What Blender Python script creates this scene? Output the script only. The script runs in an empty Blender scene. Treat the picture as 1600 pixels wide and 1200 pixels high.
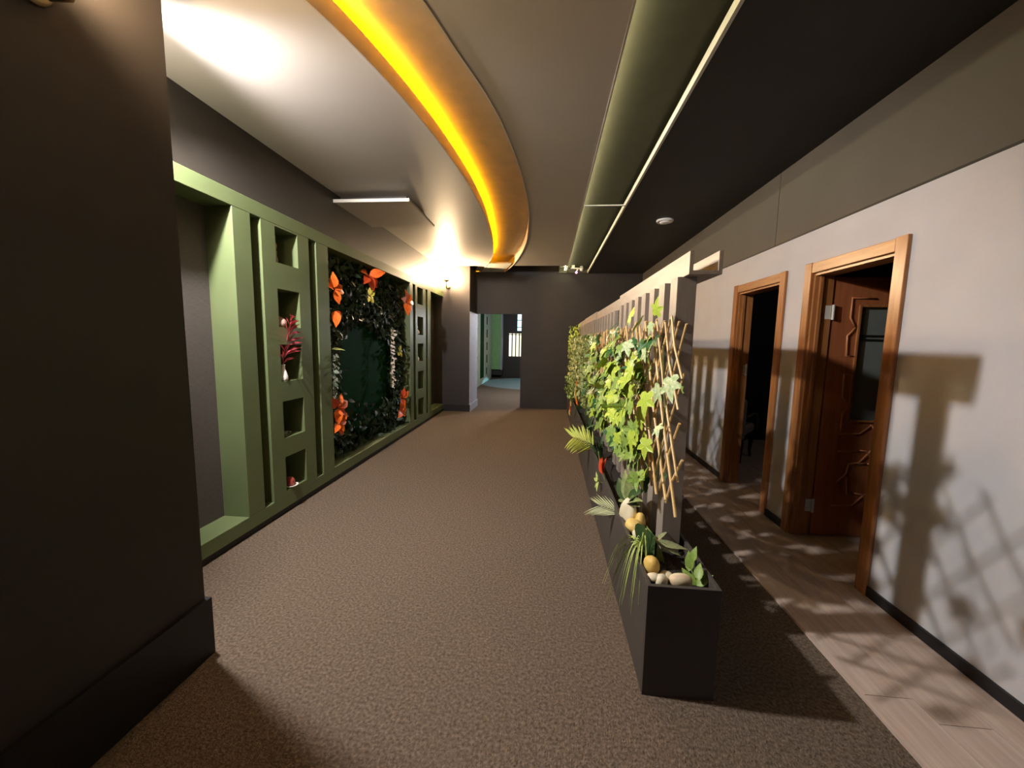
import bpy, bmesh, math, random
from mathutils import Vector, Matrix
random.seed(7)
S = bpy.context.scene
COL = S.collection
# ------------------------------------------------------------------ camera, world, exposure
W_, H_, FPX = 1600.0, 1200.0, 605.0
CAM = Vector((0, 0, 1.5))
def _ray(x, y): return Vector((x - 800.0, -(y - 600.0), -FPX)).normalized()
_ry = _ray(857, 535)
_rz = -_ray(699, 6243); _rz = (_rz - _ry * _rz.dot(_ry)).normalized()
_rx = _ry.cross(_rz)
RW = Matrix((_rx, _ry, _rz))                       # camera -> world rotation
cd = bpy.data.cameras.new('camera'); co = bpy.data.objects.new('camera', cd); COL.objects.link(co)
cd.sensor_fit = 'HORIZONTAL'; cd.sensor_width = 36.0; cd.lens = FPX / W_ * 36.0
cd.clip_start = 0.02; cd.clip_end = 100
co.matrix_world = Matrix.Translation(CAM) @ RW.to_4x4()
S.camera = co
world = bpy.data.worlds.new('world'); S.world = world; world.use_nodes = True
bg = world.node_tree.nodes['Background']; bg.inputs[0].default_value = (0.50, 0.58, 1.0, 1); bg.inputs[1].default_value = 0.30
S.view_settings.view_transform = 'Standard'; S.view_settings.look = 'None'
S.view_settings.gamma = 1.0; S.view_settings.use_curve_mapping = False
S.view_settings.exposure = 0.80
WARM = (1.0, 0.72, 0.42); COOL = (1.0, 0.88, 0.74)
SCONCE_POWER = 900.0          # radiance of the sconce globes
SPOT_W, SPOT_COLOR = 330.0, (0.96, 0.93, 0.95)
def add_light(name, kind, loc, energy, color, **kw):
    l = bpy.data.lights.new(name, kind); l.energy = energy; l.color = color
    for k, v in kw.items(): setattr(l, k, v)
    o = bpy.data.objects.new(name, l); o.location = loc; COL.objects.link(o); return o
# far room: added fill point and blue floor spot, standing in for daylight
fl = add_light('far_room_fill', 'POINT', (-0.2, 10.6, 2.2), 130, (0.90, 0.93, 1.0), shadow_soft_size=0.15)
fb = add_light('far_room_beam', 'SPOT', (0.6, 13.6, 2.6), 420, (0.25, 0.66, 1.0), shadow_soft_size=0.03, spot_size=math.radians(74), spot_blend=0.05)
_d = Vector((0.0, 13.9, 0)) - fb.location
fb.rotation_euler = _d.to_track_quat('-Z', 'Y').to_euler()

def wray(x, y): return RW @ Vector((x - 800.0, -(y - 600.0), -FPX))
def onx(x, y, X): d = wray(x, y); return CAM + d * (X / d.x)
def onz(x, y, Z=0.0): d = wray(x, y); return CAM + d * ((Z - CAM.z) / d.z)
def ony(x, y, Y): d = wray(x, y); return CAM + d * (Y / d.y)

# ------------------------------------------------------------------ materials
MATS = {}
def mat(name, c1, c2=None, rough=0.6, scale=8.0, bump=0.0, bscale=None, stretch=None, metal=0.0, spec=0.4, emit=None, estr=0.0, detail=4.0, alpha=None, trans=0.0):
    m = bpy.data.materials.new(name); m.use_nodes = True; MATS[name] = m
    nt = m.node_tree; p = nt.nodes['Principled BSDF']
    p.inputs['Roughness'].default_value = rough; p.inputs['Metallic'].default_value = metal
    p.inputs['Specular IOR Level'].default_value = spec
    p.inputs['Transmission Weight'].default_value = trans
    tc = nt.nodes.new('ShaderNodeTexCoord'); mp = nt.nodes.new('ShaderNodeMapping')
    nt.links.new(tc.outputs['Object'], mp.inputs[0])
    if stretch: mp.inputs['Scale'].default_value = stretch
    nz = nt.nodes.new('ShaderNodeTexNoise'); nz.inputs['Scale'].default_value = scale; nz.inputs['Detail'].default_value = detail
    nt.links.new(mp.outputs[0], nz.inputs['Vector'])
    rp = nt.nodes.new('ShaderNodeValToRGB'); rp.color_ramp.elements[0].position = 0.32; rp.color_ramp.elements[1].position = 0.68
    c2 = c2 or tuple(min(1, v * 1.15) for v in c1)
    rp.color_ramp.elements[0].color = (*c1, 1); rp.color_ramp.elements[1].color = (*c2, 1)
    nt.links.new(nz.outputs[0], rp.inputs[0]); nt.links.new(rp.outputs[0], p.inputs['Base Color'])
    if bump:
        n2 = nt.nodes.new('ShaderNodeTexNoise'); n2.inputs['Scale'].default_value = bscale or scale * 4; n2.inputs['Detail'].default_value = 3
        nt.links.new(mp.outputs[0], n2.inputs['Vector'])
        b = nt.nodes.new('ShaderNodeBump'); b.inputs['Strength'].default_value = bump; b.inputs['Distance'].default_value = 0.01
        nt.links.new(n2.outputs[0], b.inputs['Height']); nt.links.new(b.outputs[0], p.inputs['Normal'])
    if emit:
        p.inputs['Emission Color'].default_value = (*emit, 1); p.inputs['Emission Strength'].default_value = estr
    return m
mat('carpet', (0.092, 0.066, 0.045), (0.215, 0.160, 0.114), rough=0.95, scale=75, bump=1.0, bscale=140, spec=0.1, detail=6)
mat('laminate', (0.48, 0.36, 0.28), (0.61, 0.48, 0.385), rough=0.45, scale=3.0, stretch=(14, 1.2, 14), bump=0.05, spec=0.4)
mat('dark_paint', (0.036, 0.029, 0.023), (0.043, 0.035, 0.028), rough=0.55, scale=2, bump=0.04, bscale=120)
mat('column_paint', (0.034, 0.028, 0.025), (0.040, 0.033, 0.029), rough=0.55, scale=2, bump=0.04, bscale=120)
mat('taupe_paint', (0.082, 0.070, 0.054), (0.094, 0.080, 0.062), rough=0.6, scale=2, bump=0.04, bscale=120)
mat('black_trim', (0.012, 0.011, 0.011), rough=0.5)
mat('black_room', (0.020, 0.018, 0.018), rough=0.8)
mat('grey_ceiling', (0.46, 0.415, 0.37), (0.49, 0.445, 0.40), rough=0.5, scale=1.5, bump=0.05, bscale=3)
mat('dark_ceiling', (0.032, 0.030, 0.028), (0.038, 0.036, 0.033), rough=0.6, scale=2)
mat('recess_paint', (0.065, 0.062, 0.042), rough=0.7)
mat('white_trim', (0.62, 0.60, 0.52), rough=0.5)
mat('light_wall', (0.49, 0.48, 0.475), (0.53, 0.52, 0.515), rough=0.7, scale=3, bump=0.06, bscale=150)
mat('lilac_wall', (0.42, 0.41, 0.46), rough=0.7)
mat('green_paint', (0.118, 0.148, 0.060), (0.136, 0.168, 0.070), rough=0.5, scale=3, bump=0.05, bscale=25)
mat('pale_green', (0.44, 0.47, 0.33), rough=0.6)
mat('green_far', (0.24, 0.44, 0.17), rough=0.6)
mat('wall_cloth', (0.075, 0.060, 0.050), (0.10, 0.082, 0.068), rough=0.9, scale=30, bump=0.2, bscale=120, stretch=(1, 1, 8))
mat('oak', (0.30, 0.115, 0.034), (0.44, 0.19, 0.062), rough=0.28, scale=5, stretch=(9, 9, 0.8), spec=0.5)
mat('oak_head', (0.36, 0.15, 0.045), (0.50, 0.25, 0.09), rough=0.28, scale=5, stretch=(9, 0.8, 9), spec=0.5)
mat('door_wood', (0.36, 0.115, 0.042), (0.46, 0.16, 0.060), rough=0.33, scale=4, stretch=(9, 9, 0.7), spec=0.5)
mat('door_groove', (0.46, 0.19, 0.08), rough=0.3)
mat('smoked_glass', (0.17, 0.19, 0.175), rough=0.25, spec=0.6)  # grey tint, base colour raised to stand for reflected light
mat('steel', (0.62, 0.62, 0.60), rough=0.3, metal=1.0)
mat('screen_wood', (0.27, 0.225, 0.18), (0.32, 0.27, 0.215), rough=0.42, scale=6, stretch=(5, 5, 0.7), bump=0.05)
mat('screen_rail', (0.36, 0.305, 0.24), (0.43, 0.37, 0.29), rough=0.42, scale=6, stretch=(5, 0.7, 5), bump=0.05)
mat('planter_black', (0.056, 0.048, 0.040), (0.066, 0.056, 0.047), rough=0.5, scale=3)
mat('soil', (0.012, 0.010, 0.008), (0.03, 0.024, 0.018), rough=1, scale=40, bump=0.8)
mat('bamboo', (0.66, 0.40, 0.13), (0.80, 0.56, 0.24), rough=0.45, scale=12)
mat('ivy_lime', (0.30, 0.42, 0.035), (0.46, 0.56, 0.07), rough=0.45, scale=14)
mat('ivy_mid', (0.15, 0.25, 0.04), (0.26, 0.37, 0.07), rough=0.45, scale=14)
mat('ivy_dark', (0.020, 0.085, 0.025), (0.04, 0.14, 0.04), rough=0.35, scale=10)
mat('leaf_cream', (0.60, 0.64, 0.38), (0.20, 0.34, 0.08), rough=0.45, scale=5)
mat('leaf_small', (0.22, 0.27, 0.06), (0.48, 0.50, 0.20), rough=0.45, scale=5)
mat('leaf_deep', (0.026, 0.060, 0.018), (0.050, 0.095, 0.030), rough=0.5, scale=4, spec=0.2)
mat('leaf_wall', (0.008, 0.022, 0.009), (0.030, 0.052, 0.022), rough=0.5, scale=6)
mat('leaf_grey', (0.10, 0.13, 0.09), (0.17, 0.20, 0.14), rough=0.5, scale=9)
mat('leaf_olive', (0.15, 0.20, 0.055), (0.27, 0.32, 0.12), rough=0.4, scale=9)
mat('grass_lime', (0.34, 0.44, 0.09), (0.50, 0.58, 0.18), rough=0.5, scale=9)
mat('palm_pale', (0.40, 0.40, 0.20), (0.28, 0.32, 0.12), rough=0.5, scale=9)
mat('stem_green', (0.10, 0.13, 0.03), rough=0.6)
mat('panel_green', (0.006, 0.046, 0.012), (0.008, 0.055, 0.016), rough=0.7, scale=1, spec=0.05)
mat('orange_petal', (0.72, 0.090, 0.012), (0.88, 0.20, 0.025), rough=0.45, scale=9)
mat('red_petal', (0.50, 0.045, 0.015), (0.66, 0.09, 0.02), rough=0.45, scale=9)
mat('yellow_petal', (0.50, 0.42, 0.06), (0.70, 0.60, 0.12), rough=0.5)
mat('blossom', (0.72, 0.60, 0.52), (0.85, 0.75, 0.66), rough=0.6)
mat('plume_red', (0.36, 0.030, 0.050), (0.52, 0.075, 0.090), rough=0.7)
mat('ceramic_white', (0.78, 0.72, 0.66), rough=0.35)
mat('figurine_brown', (0.20, 0.12, 0.08), (0.34, 0.24, 0.17), rough=0.6, scale=25)
mat('coral_pink', (0.34, 0.22, 0.17), (0.5, 0.36, 0.28), rough=0.8, scale=30, bump=0.5)
mat('red_ball', (0.30, 0.035, 0.025), (0.40, 0.06, 0.04), rough=0.5, scale=30, bump=0.3)
mat('grey_cup', (0.16, 0.18, 0.13), rough=0.4)
mat('stone_cream', (0.66, 0.57, 0.34), (0.80, 0.72, 0.50), rough=0.5, scale=9, bump=0.1)
mat('palm_lime', (0.40, 0.46, 0.04), (0.54, 0.58, 0.08), rough=0.5, scale=9)
mat('stone_veined', (0.80, 0.72, 0.48), (0.62, 0.42, 0.24), rough=0.5, scale=7, stretch=(1, 3, 1))
mat('stone_yellow', (0.66, 0.42, 0.09), (0.80, 0.58, 0.18), rough=0.5, scale=8, bump=0.2)
mat('brass', (0.40, 0.30, 0.16), rough=0.35, metal=0.9)
mat('plastic_white', (0.85, 0.82, 0.76), rough=0.5)
mat('pink_led', (0.8, 0.4, 0.7), rough=0.4, emit=(1.0, 0.45, 0.85), estr=0.9)
mat('globe', (1, 0.9, 0.75), rough=0.4, emit=WARM, estr=SCONCE_POWER*1.6)
mat('globe_dim', (1, 0.9, 0.75), rough=0.4, emit=WARM, estr=SCONCE_POWER*.25)
mat('globe_cool', (1, 0.95, 0.9), rough=0.4, emit=COOL, estr=SCONCE_POWER*.065)
mat('led_yellow', (1, 0.8, 0.1), rough=0.4, emit=(1.0, 0.42, 0.0), estr=110.0)
mat('led_pale', (1, 0.95, 0.7), rough=0.4, emit=(1.0, 0.92, 0.55), estr=30.0)
mat('yellow_recess', (0.42, 0.36, 0.28), rough=0.6)
mat('lit_pane', (1, 0.98, 0.75), rough=0.4, emit=(1.0, 0.97, 0.66), estr=0.85)
mat('lit_pane_blue', (0.6, 0.85, 1), rough=0.4, emit=(0.45, 0.82, 1.0), estr=1.5)
mat('chair_cloth', (0.32, 0.28, 0.24), (0.38, 0.33, 0.28), rough=0.9, scale=60, bump=0.2)
mat('chair_wood', (0.02, 0.014, 0.011), rough=0.4)
mat('chair_arm', (0.10, 0.10, 0.09), rough=0.35)

# ------------------------------------------------------------------ helpers
class MB:
    def __init__(s): s.v = []; s.f = []
    def box(s, x0, x1, y0, y1, z0, z1):
        b = len(s.v)
        s.v += [(x0,y0,z0),(x1,y0,z0),(x1,y1,z0),(x0,y1,z0),(x0,y0,z1),(x1,y0,z1),(x1,y1,z1),(x0,y1,z1)]
        s.f += [tuple(b+i for i in q) for q in ((3,2,1,0),(4,5,6,7),(0,1,5,4),(1,2,6,5),(2,3,7,6),(3,0,4,7))]
        return s
    def quad(s, *p):
        b = len(s.v); s.v += [tuple(q) for q in p]; s.f.append(tuple(range(b, b+len(p)))); return s
    def prism(s, pts, z0, z1):            # outline in xy, extruded in z
        n = len(pts); b = len(s.v)
        s.v += [(p[0], p[1], z0) for p in pts] + [(p[0], p[1], z1) for p in pts]
        s.f.append(tuple(b+i for i in reversed(range(n)))); s.f.append(tuple(b+n+i for i in range(n)))
        s.f += [(b+i, b+(i+1)%n, b+n+(i+1)%n, b+n+i) for i in range(n)]; return s
    def tube(s, pts, r, n=6, cap=True):
        pts = [Vector(p) for p in pts]; b = len(s.v); m = len(pts)
        rs = r if isinstance(r, (list, tuple)) else [r]*m
        up = None
        for i, p in enumerate(pts):
            t = (pts[min(i+1, m-1)] - pts[max(i-1, 0)]).normalized()
            if up is None: up = t.orthogonal().normalized()
            up = (up - t*up.dot(t)).normalized(); q = t.cross(up)
            for k in range(n):
                a = 2*math.pi*k/n; s.v.append(tuple(p + (up*math.cos(a) + q*math.sin(a))*rs[i]))
        for i in range(m-1):
            for k in range(n):
                s.f.append((b+i*n+k, b+i*n+(k+1)%n, b+(i+1)*n+(k+1)%n, b+(i+1)*n+k))
        if cap:
            s.f.append(tuple(b+k for k in reversed(range(n)))); s.f.append(tuple(b+(m-1)*n+k for k in range(n)))
        return s
    def lathe(s, prof, c=(0,0,0), n=16, axis='z'):
        b = len(s.v); m = len(prof)
        for r, h in prof:
            for k in range(n):
                a = 2*math.pi*k/n; u, w = r*math.cos(a), r*math.sin(a)
                if axis == 'z': s.v.append((c[0]+u, c[1]+w, c[2]+h))
                elif axis == 'x': s.v.append((c[0]+h, c[1]+u, c[2]+w))
                else: s.v.append((c[0]-u, c[1]+h, c[2]+w))
        for i in range(m-1):
            for k in range(n):
                s.f.append((b+i*n+k, b+i*n+(k+1)%n, b+(i+1)*n+(k+1)%n, b+(i+1)*n+k))
        s.f.append(tuple(b+k for k in reversed(range(n)))); s.f.append(tuple(b+(m-1)*n+k for k in range(n)))
        return s
    def add(s, verts, faces, M=None):
        b = len(s.v)
        s.v += [tuple(M @ Vector(v)) if M else tuple(v) for v in verts]
        s.f += [tuple(b+i for i in f) for f in faces]; return s
    def build(s, name, m, parent=None, smooth=False, bevel=0.0):
        me = bpy.data.meshes.new(name); me.from_pydata(s.v, [], s.f); me.update()
        return link(name, me, m, parent, smooth, bevel)
def link(name, me, m, parent=None, smooth=False, bevel=0.0):
    if m and not me.materials: me.materials.append(MATS[m])
    if smooth:
        for p in me.polygons: p.use_smooth = True
    o = bpy.data.objects.new(name, me); COL.objects.link(o)
    if parent:
        o.parent = parent
        o.matrix_parent_inverse = parent_inv(parent)
    if bevel:
        b = o.modifiers.new('bevel', 'BEVEL'); b.width = bevel; b.segments = 2; b.limit_method = 'ANGLE'
    return o
def parent_inv(p):
    M = Matrix.Identity(4); q = p
    while q:
        M = Matrix.LocRotScale(q.location, q.rotation_euler, q.scale) @ M if q.parent is None else Matrix.Identity(4) if False else q.matrix_parent_inverse @ Matrix.LocRotScale(q.location, q.rotation_euler, q.scale) @ M
        q = q.parent
    return M.inverted()
def thing(name, label, cat, loc=(0,0,0), group=None):
    o = bpy.data.objects.new(name, None); o.location = loc; o.empty_display_size = 0.1; COL.objects.link(o)
    return tag(o, label, cat, group)
def tag(o, label, cat, group=None):
    o['label'] = label; o['category'] = cat
    if group: o['group'] = group
    return o
def struct(o, label=None):
    o['kind'] = 'structure'
    if label: o['label'] = label
    return o

# ------------------------------------------------------------------ measures of the place
XR, XRB = 1.963, 2.083          # right wall front / back of partition
XL = -2.41                      # left wall plane
XS = -2.20                      # front of green shelf wall
XC = -1.565                     # near left wall face
YC = 1.55                       # its end
YB = 8.72                       # back wall
ZG, ZD = 3.03, 3.00             # grey ceiling, dark ceiling
XU, YG, ZV = -2.30, 8.10, 3.42  # wall above the shelving, end of the grey ceiling, slab over all

# ------------------------------------------------------------------ floor
struct(MB().box(-2.7, 1.397, -4.2, 16.4, -0.06, 0.0).build('floor', 'carpet'), 'brown looped carpet running down the corridor')
lam = struct(MB().box(1.397, 4.3, -4.2, 8.9, -0.06, -0.008).build('floor_laminate', 'soil'), 'strip of pale wood laminate along the right wall')
PW, PL = 0.195, 1.26
pm = bpy.data.meshes.new('plank'); _b = MB(); _g = 0.0012
_b.box(_g, PW-_g, _g, PL-_g, -0.008, 0.012); pm.from_pydata(_b.v, [], _b.f); pm.materials.append(MATS['laminate'])
for r in range(11):
    x0 = 1.40 + r*PW
    off = (0.395, 0.285, 0.8, 0.1, 0.6)[r % 5]
    ya = -1.0 if r < 3 else 2.0
    yb = 8.6 if r < 3 else 6.3
    j = 0
    y = ya - off
    y = off + PL*math.floor((ya-off)/PL)
    while y < yb:
        if y + PL < 8.70:
            o = link('plank', pm, None, lam); o.location = (x0, y, 0)
        y += PL
struct(MB().box(1.383, 1.399, -4.0, 8.7, 0.0, 0.0145).build('trim_1', 'laminate'), 'thin edging strip where laminate meets carpet')

# ------------------------------------------------------------------ right wall with two door openings
D2 = (2.455, 3.165); D1 = (3.56, 4.315); DH = 2.05; ZT = 2.37
w = MB()
for a, b_ in ((-4.2, D2[0]-.0), (D2[1], D1[0]), (D1[1], YB)): w.box(XR, XRB, a, b_, 0.0, ZT)
for d in (D1, D2): w.box(XR, XRB, d[0], d[1], DH, ZT)
wr = struct(w.build('wall_right', 'light_wall'), 'pale grey partition wall with two doorways')
u = MB().box(XR+.012, XRB, -4.2, 3.742, ZT, ZD+.1); u2 = MB().box(XR+.012, XRB, 3.750, YB, ZT, ZD+.1)
wu = struct(u.build('wall_right_upper', 'taupe_paint'), 'dark taupe band of wall above the pale partition')
u2.build('panel', 'taupe_paint', wu)
struct(MB().box(XR-.004, XR+.02, -4.2, YB, ZT, ZT+.012).build('trim_2', 'black_trim'), 'thin black line on top of the pale partition')
bb = MB()
for a, b_ in ((-4.2, D2[0]-.07), (D2[1]+.08, D1[0]-.075), (D1[1]+.085, YB)): bb.box(XR-.014, XR, a, b_, 0.0125, 0.072)
struct(bb.build('baseboard_right', 'black_trim'), 'low black skirting along the pale partition')

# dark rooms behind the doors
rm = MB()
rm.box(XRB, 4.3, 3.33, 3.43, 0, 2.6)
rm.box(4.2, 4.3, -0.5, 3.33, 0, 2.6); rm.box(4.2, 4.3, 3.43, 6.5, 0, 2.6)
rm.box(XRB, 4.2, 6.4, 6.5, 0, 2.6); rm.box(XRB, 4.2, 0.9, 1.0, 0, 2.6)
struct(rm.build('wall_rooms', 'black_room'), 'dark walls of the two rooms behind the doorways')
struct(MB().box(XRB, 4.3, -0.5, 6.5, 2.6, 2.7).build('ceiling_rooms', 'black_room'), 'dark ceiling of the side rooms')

# door frames
def door_frame(n, d, label):
    t = bpy.data.objects.new('door_%d' % n, None); t.location = (XR, (d[0]+d[1])/2, 0); COL.objects.link(t)
    t['kind'] = 'structure'; t['label'] = label
    cw = 0.075; y0, y1 = d; zb = 0.0125
    for nm, a, b_ in (('casing', y0-cw, y0+.004), ('casing', y1-.004, y1+cw)):
        MB().box(XR-.022, XR-.0005, a, b_, zb, DH+cw).build(nm, 'oak', t, bevel=.004)
    MB().box(XR-.020, XR-.0005, y0+.004, y1-.004, DH-.004, DH+cw-.004).build('head_casing', 'oak_head', t, bevel=.004)
    for a, b_ in ((y0, y0+.022), (y1-.022, y1)):
        MB().box(XR, XRB+.015, a, b_, zb, DH).build('jamb', 'oak', t, bevel=.002)
    MB().box(XR, XRB+.015, y0+.022, y1-.022, DH-.022, DH).build('head_jamb', 'oak_head', t)
    for a, b_ in ((y0+.022, y0+.036), (y1-.036, y1-.022)):
        MB().box(XR+.03, XR+.055, a, b_, zb, DH-.022).build('door_stop', 'oak', t, bevel=.002)
    return t
d1 = door_frame(1, D1, 'oak framed doorway farther along, open to a dark room with a chair')
d2 = door_frame(2, D2, 'nearer oak framed doorway with a carved door standing open inward')
for z in (0.26, 1.76):
    h = MB().box(XRB-.03, XRB+.012, D2[1]-.0235, D2[1]-.020, z-.05, z+.05).tube([(XRB+.022, D2[1]-.03, z-.055), (XRB+.022, D2[1]-.03, z+.055)], .009, 10).build('hinge', 'white_trim', d2)
MB().box(XRB-.03, XRB+.012, D1[1]-.0235, D1[1]-.020, 1.2, 1.3).tube([(XRB+.0, D1[1]-.03, 1.19), (XRB, D1[1]-.03, 1.31)], .009, 10).build('hinge', 'white_trim', d1)

add_light('side_room_fill', 'POINT', (3.3, 4.3, 2.35), 2.2, (1.0, 0.9, 0.8), shadow_soft_size=0.1)  # unseen fill added so the chair in the dark room shows
# carved door leaf, open at a right angle into the room
LX0, LX1, LY = XRB+.03, XRB+.03+.715, 3.150     # front (towards camera) face at LY
leaf = thing('panel_door', 'brown carved wooden door with a tall smoked glass pane, standing open', 'door', (LX0, LY, 0.02))
LZ0, LZ1 = 0.02, 2.02
gx0, gx1, gz0, gz1 = LX0+.195, LX0+.52, 0.95, 1.80
m = MB()
m.box(LX0, gx0, LY, LY+.04, LZ0, LZ1).box(gx1, LX1, LY, LY+.04, LZ0, LZ1).box(gx0, gx1, LY, LY+.04, LZ0, gz0).box(gx0, gx1, LY, LY+.04, gz1, LZ1)
m.build('leaf', 'door_wood', leaf)
MB().box(gx0, gx1, LY+.012, LY+.028, gz0, gz1).build('glass_pane', 'smoked_glass', leaf)
for z in (gz1-.215, gz1-.245): MB().box(gx0, gx1, LY+.004, LY+.012, z, z+.012).build('glazing_bar', 'black_trim', leaf)
gb = MB().box(gx0-.016, gx0+.002, LY-.010, LY+.006, gz0-.016, gz1+.016).box(gx1-.002, gx1+.016, LY-.010, LY+.006, gz0-.016, gz1+.016)
gb.box(gx0+.002, gx1-.002, LY-.010, LY+.006, gz0-.016, gz0).box(gx0+.002, gx1-.002, LY-.010, LY+.006, gz1, gz1+.016)
gb.build('glass_bead', 'oak', leaf, bevel=.003)
def mould(pts, name='moulding'):
    P = [(LX0+a, LY-.001, b) for a, b in pts]
    MB().tube(P, .0075, 6).build(name, 'door_groove', leaf, smooth=True)
C = (gx0+gx1)/2 - LX0
DOORPX = [[(1369,467),(1332,466),(1329,497),(1337,512)], [(1337,512),(1324,525),(1322,556),(1336,557)],
          [(1333,586),(1319,585),(1316,620),(1324,631),(1330,634)], [(1330,634),(1316,645),(1313,678),(1309,678)],
          [(1309,678),(1343,678),(1363,664)], [(1309,705),(1342,705)], [(1306,753),(1322,740),(1326,725),(1342,723),(1360,705),(1369,705)],
          [(1322,745),(1322,772),(1330,772)], [(1354,725),(1369,725)], [(1298,790),(1330,790),(1350,773),(1362,772)]]
for line in DOORPX:
    pts = [ony(x_, y_, LY) for x_, y_ in line]
    for sx in (1, -1): mould([(C + sx*(p.x-LX0-C), p.z) for p in pts])
MB().box(LX1-.10, LX1-.05, LY-.006, LY, 0.95, 1.12).tube([(LX1-.075, LY-.006, 1.05), (LX1-.075, LY-.045, 1.05), (LX1-.17, LY-.045, 1.05)], .009, 8).build('handle', 'steel', leaf)

# armchair in the dark room
ch = thing('armchair', 'beige upholstered armchair with dark curved legs inside the far doorway', 'chair', (2.455, 5.38, 0.012))
_Mc = Matrix.Translation((2.455, 5.38, 0.012)) @ Matrix.Rotation(math.atan2(.76, .64), 4, 'Z')   # local +X is the front
def cpart(mb, name, m, **k):
    mb.v = [tuple(_Mc @ Vector(v)) for v in mb.v]; return mb.build(name, m, ch, **k)
cpart(MB().box(-.24, .26, -.24, .24, .34, .46), 'seat', 'chair_cloth', bevel=.03)
cpart(MB().prism([(-.30,-.25),(-.20,-.25),(-.20,.25),(-.30,.25)], .30, .82), 'backrest', 'chair_cloth', bevel=.03)
cpart(MB().box(-.25, .24, -.23, .23, .28, .34), 'seat_frame', 'chair_wood')
for sx in (-1, 1):
    for sy in (-1, 1):
        x = .21*sx; cpart(MB().tube([(x, sy*.21, .30), (x+.012*sx, sy*.215, .2), (x-.004*sx, sy*.21, .1), (x+.03*sx, sy*.215, 0)], [.03,.026,.02,.018], 8), 'leg', 'chair_wood', smooth=True)
for sy in (-1, 1):
    cpart(MB().tube([(-.23, sy*.265, .60), (0, sy*.27, .615), (.16, sy*.27, .60), (.22, sy*.27, .56), (.235, sy*.27, .48), (.225, sy*.262, .36)], .016, 8), 'armrest', 'chair_arm', smooth=True)

# ------------------------------------------------------------------ left side walls
struct(MB().box(-2.7, XC, -4.2, YC, 0, ZV).build('wall_left_near', 'column_paint'), 'dark brown wall block at the left edge')
struct(MB().box(XC, XC+.018, -4.2, YC+.018, 0, .28).box(-2.4, XC, YC, YC+.018, 0, .28).build('baseboard_left', 'black_trim'), 'tall black skirting of the near left wall')
struct(MB().box(-2.7, XL, YC, 8.05, 0, ZV).box(XL, XU, YC, 8.05, 2.512, ZV).build('wall_left', 'dark_paint'), 'dark wall behind and above the green shelving')
struct(MB().box(-2.7, -1.65, 8.05, 8.88, 0, ZV).build('wall_left_far', 'column_paint'), 'dark pier at the far end carrying a lit sconce')
struct(MB().box(XL, -1.635, 8.035, 8.05, 0, .14).build('baseboard_far', 'black_trim'), 'black skirting of the far pier')
struct(MB().box(-1.65, -1.638, 8.052, 8.90, 0.0, 2.11).build('trim_3', 'lilac_wall'), 'pale lilac sheet low on the side of the far passage')  # pale sheet over the lower part of the pier side
struct(MB().box(-1.638, -1.62, 8.052, 8.90, 0.0, .15).build('baseboard_passage', 'lilac_wall'), 'pale skirting of the far passage')

# ------------------------------------------------------------------ back wall
OX0, OX1, OZ = -1.65, -0.612, 2.12
struct(MB().box(OX1, XRB, YB, 8.88, 0, ZV).box(OX0, OX1, YB, 8.88, OZ, ZV).build('wall_back', 'dark_paint'), 'dark brown end wall with a doorless opening')
struct(MB().box(OX1, XR, YB-.014, YB, 0, .10).build('baseboard_back', 'dark_paint'), 'skirting of the end wall')

# wall behind the camera; unseen window added to let bluish daylight in
struct(MB().box(-2.7, -1.3, -4.3, -4.2, 0, ZV).box(1.7, 4.3, -4.3, -4.2, 0, ZV).box(-1.3, 1.7, -4.3, -4.2, 0, .5).box(-1.3, 1.7, -4.3, -4.2, 2.4, ZV).build('wall_front', 'dark_paint'))
struct(MB().box(-1.3, 1.7, -4.27, -4.23, .5, .56).box(-1.3, 1.7, -4.27, -4.23, 2.34, 2.4).box(.17, .23, -4.27, -4.23, .56, 2.34).build('window_added', 'black_trim'))

# ------------------------------------------------------------------ ceilings
ZY = ZG-.006      # lip of the curved channel
k = (ZY-1.5)/1.5
YLp = [(-2.30,-.9),(-1.95,0.0),(-1.62,.7),(-1.33,1.3),(-1.12,1.81),(-1.03,2.12),(-.93,2.62),(-.855,3.2),(-.80,4.05),(-.82,5.12),(-1.02,6.98),(-1.5,8.56)]
YRp = [(-1.70,-.9),(-1.35,0.0),(-1.05,.7),(-.79,1.3),(-.61,1.84),(-.525,2.17),(-.425,2.55),(-.355,2.98),(-.29,3.77),(-.288,4.88),(-.40,6.2),(-.67,7.54),(-.975,8.56)]
YLp = [(x*k, y*k) for x, y in YLp]; YRp = [(x*k, y*k) for x, y in YRp]
def curve_at(P, y):            # Catmull-Rom through P, as x(y)
    n = len(P)
    for i in range(n-1):
        if P[i][1] <= y <= P[i+1][1] + 1e-9:
            y0, y1 = P[i][1], P[i+1][1]; t = (y-y0)/(y1-y0); h = y1-y0
            def sl(j):
                a = P[max(j-1, 0)]; b = P[min(j+1, n-1)]; return (b[0]-a[0])/(b[1]-a[1])
            m0, m1 = sl(i)*h, sl(i+1)*h
            return (2*t**3-3*t*t+1)*P[i][0]+(t**3-2*t*t+t)*m0+(-2*t**3+3*t*t)*P[i+1][0]+(t**3-t*t)*m1
    return P[-1][0] if y > P[-1][1] else P[0][0]
YA, YE = 1.12, YLp[-1][1]
YS = [YA + (YE-YA)*i/90 for i in range(91)]
CL = [(curve_at(YLp, y), y) for y in YS]; CR = [(curve_at(YRp, y), y) for y in YS]
TX0, TX1, TYE = .350, .792, 8.66     # straight light trough
g = MB()
NG = max(i for i, y in enumerate(YS) if y <= YG)
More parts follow.
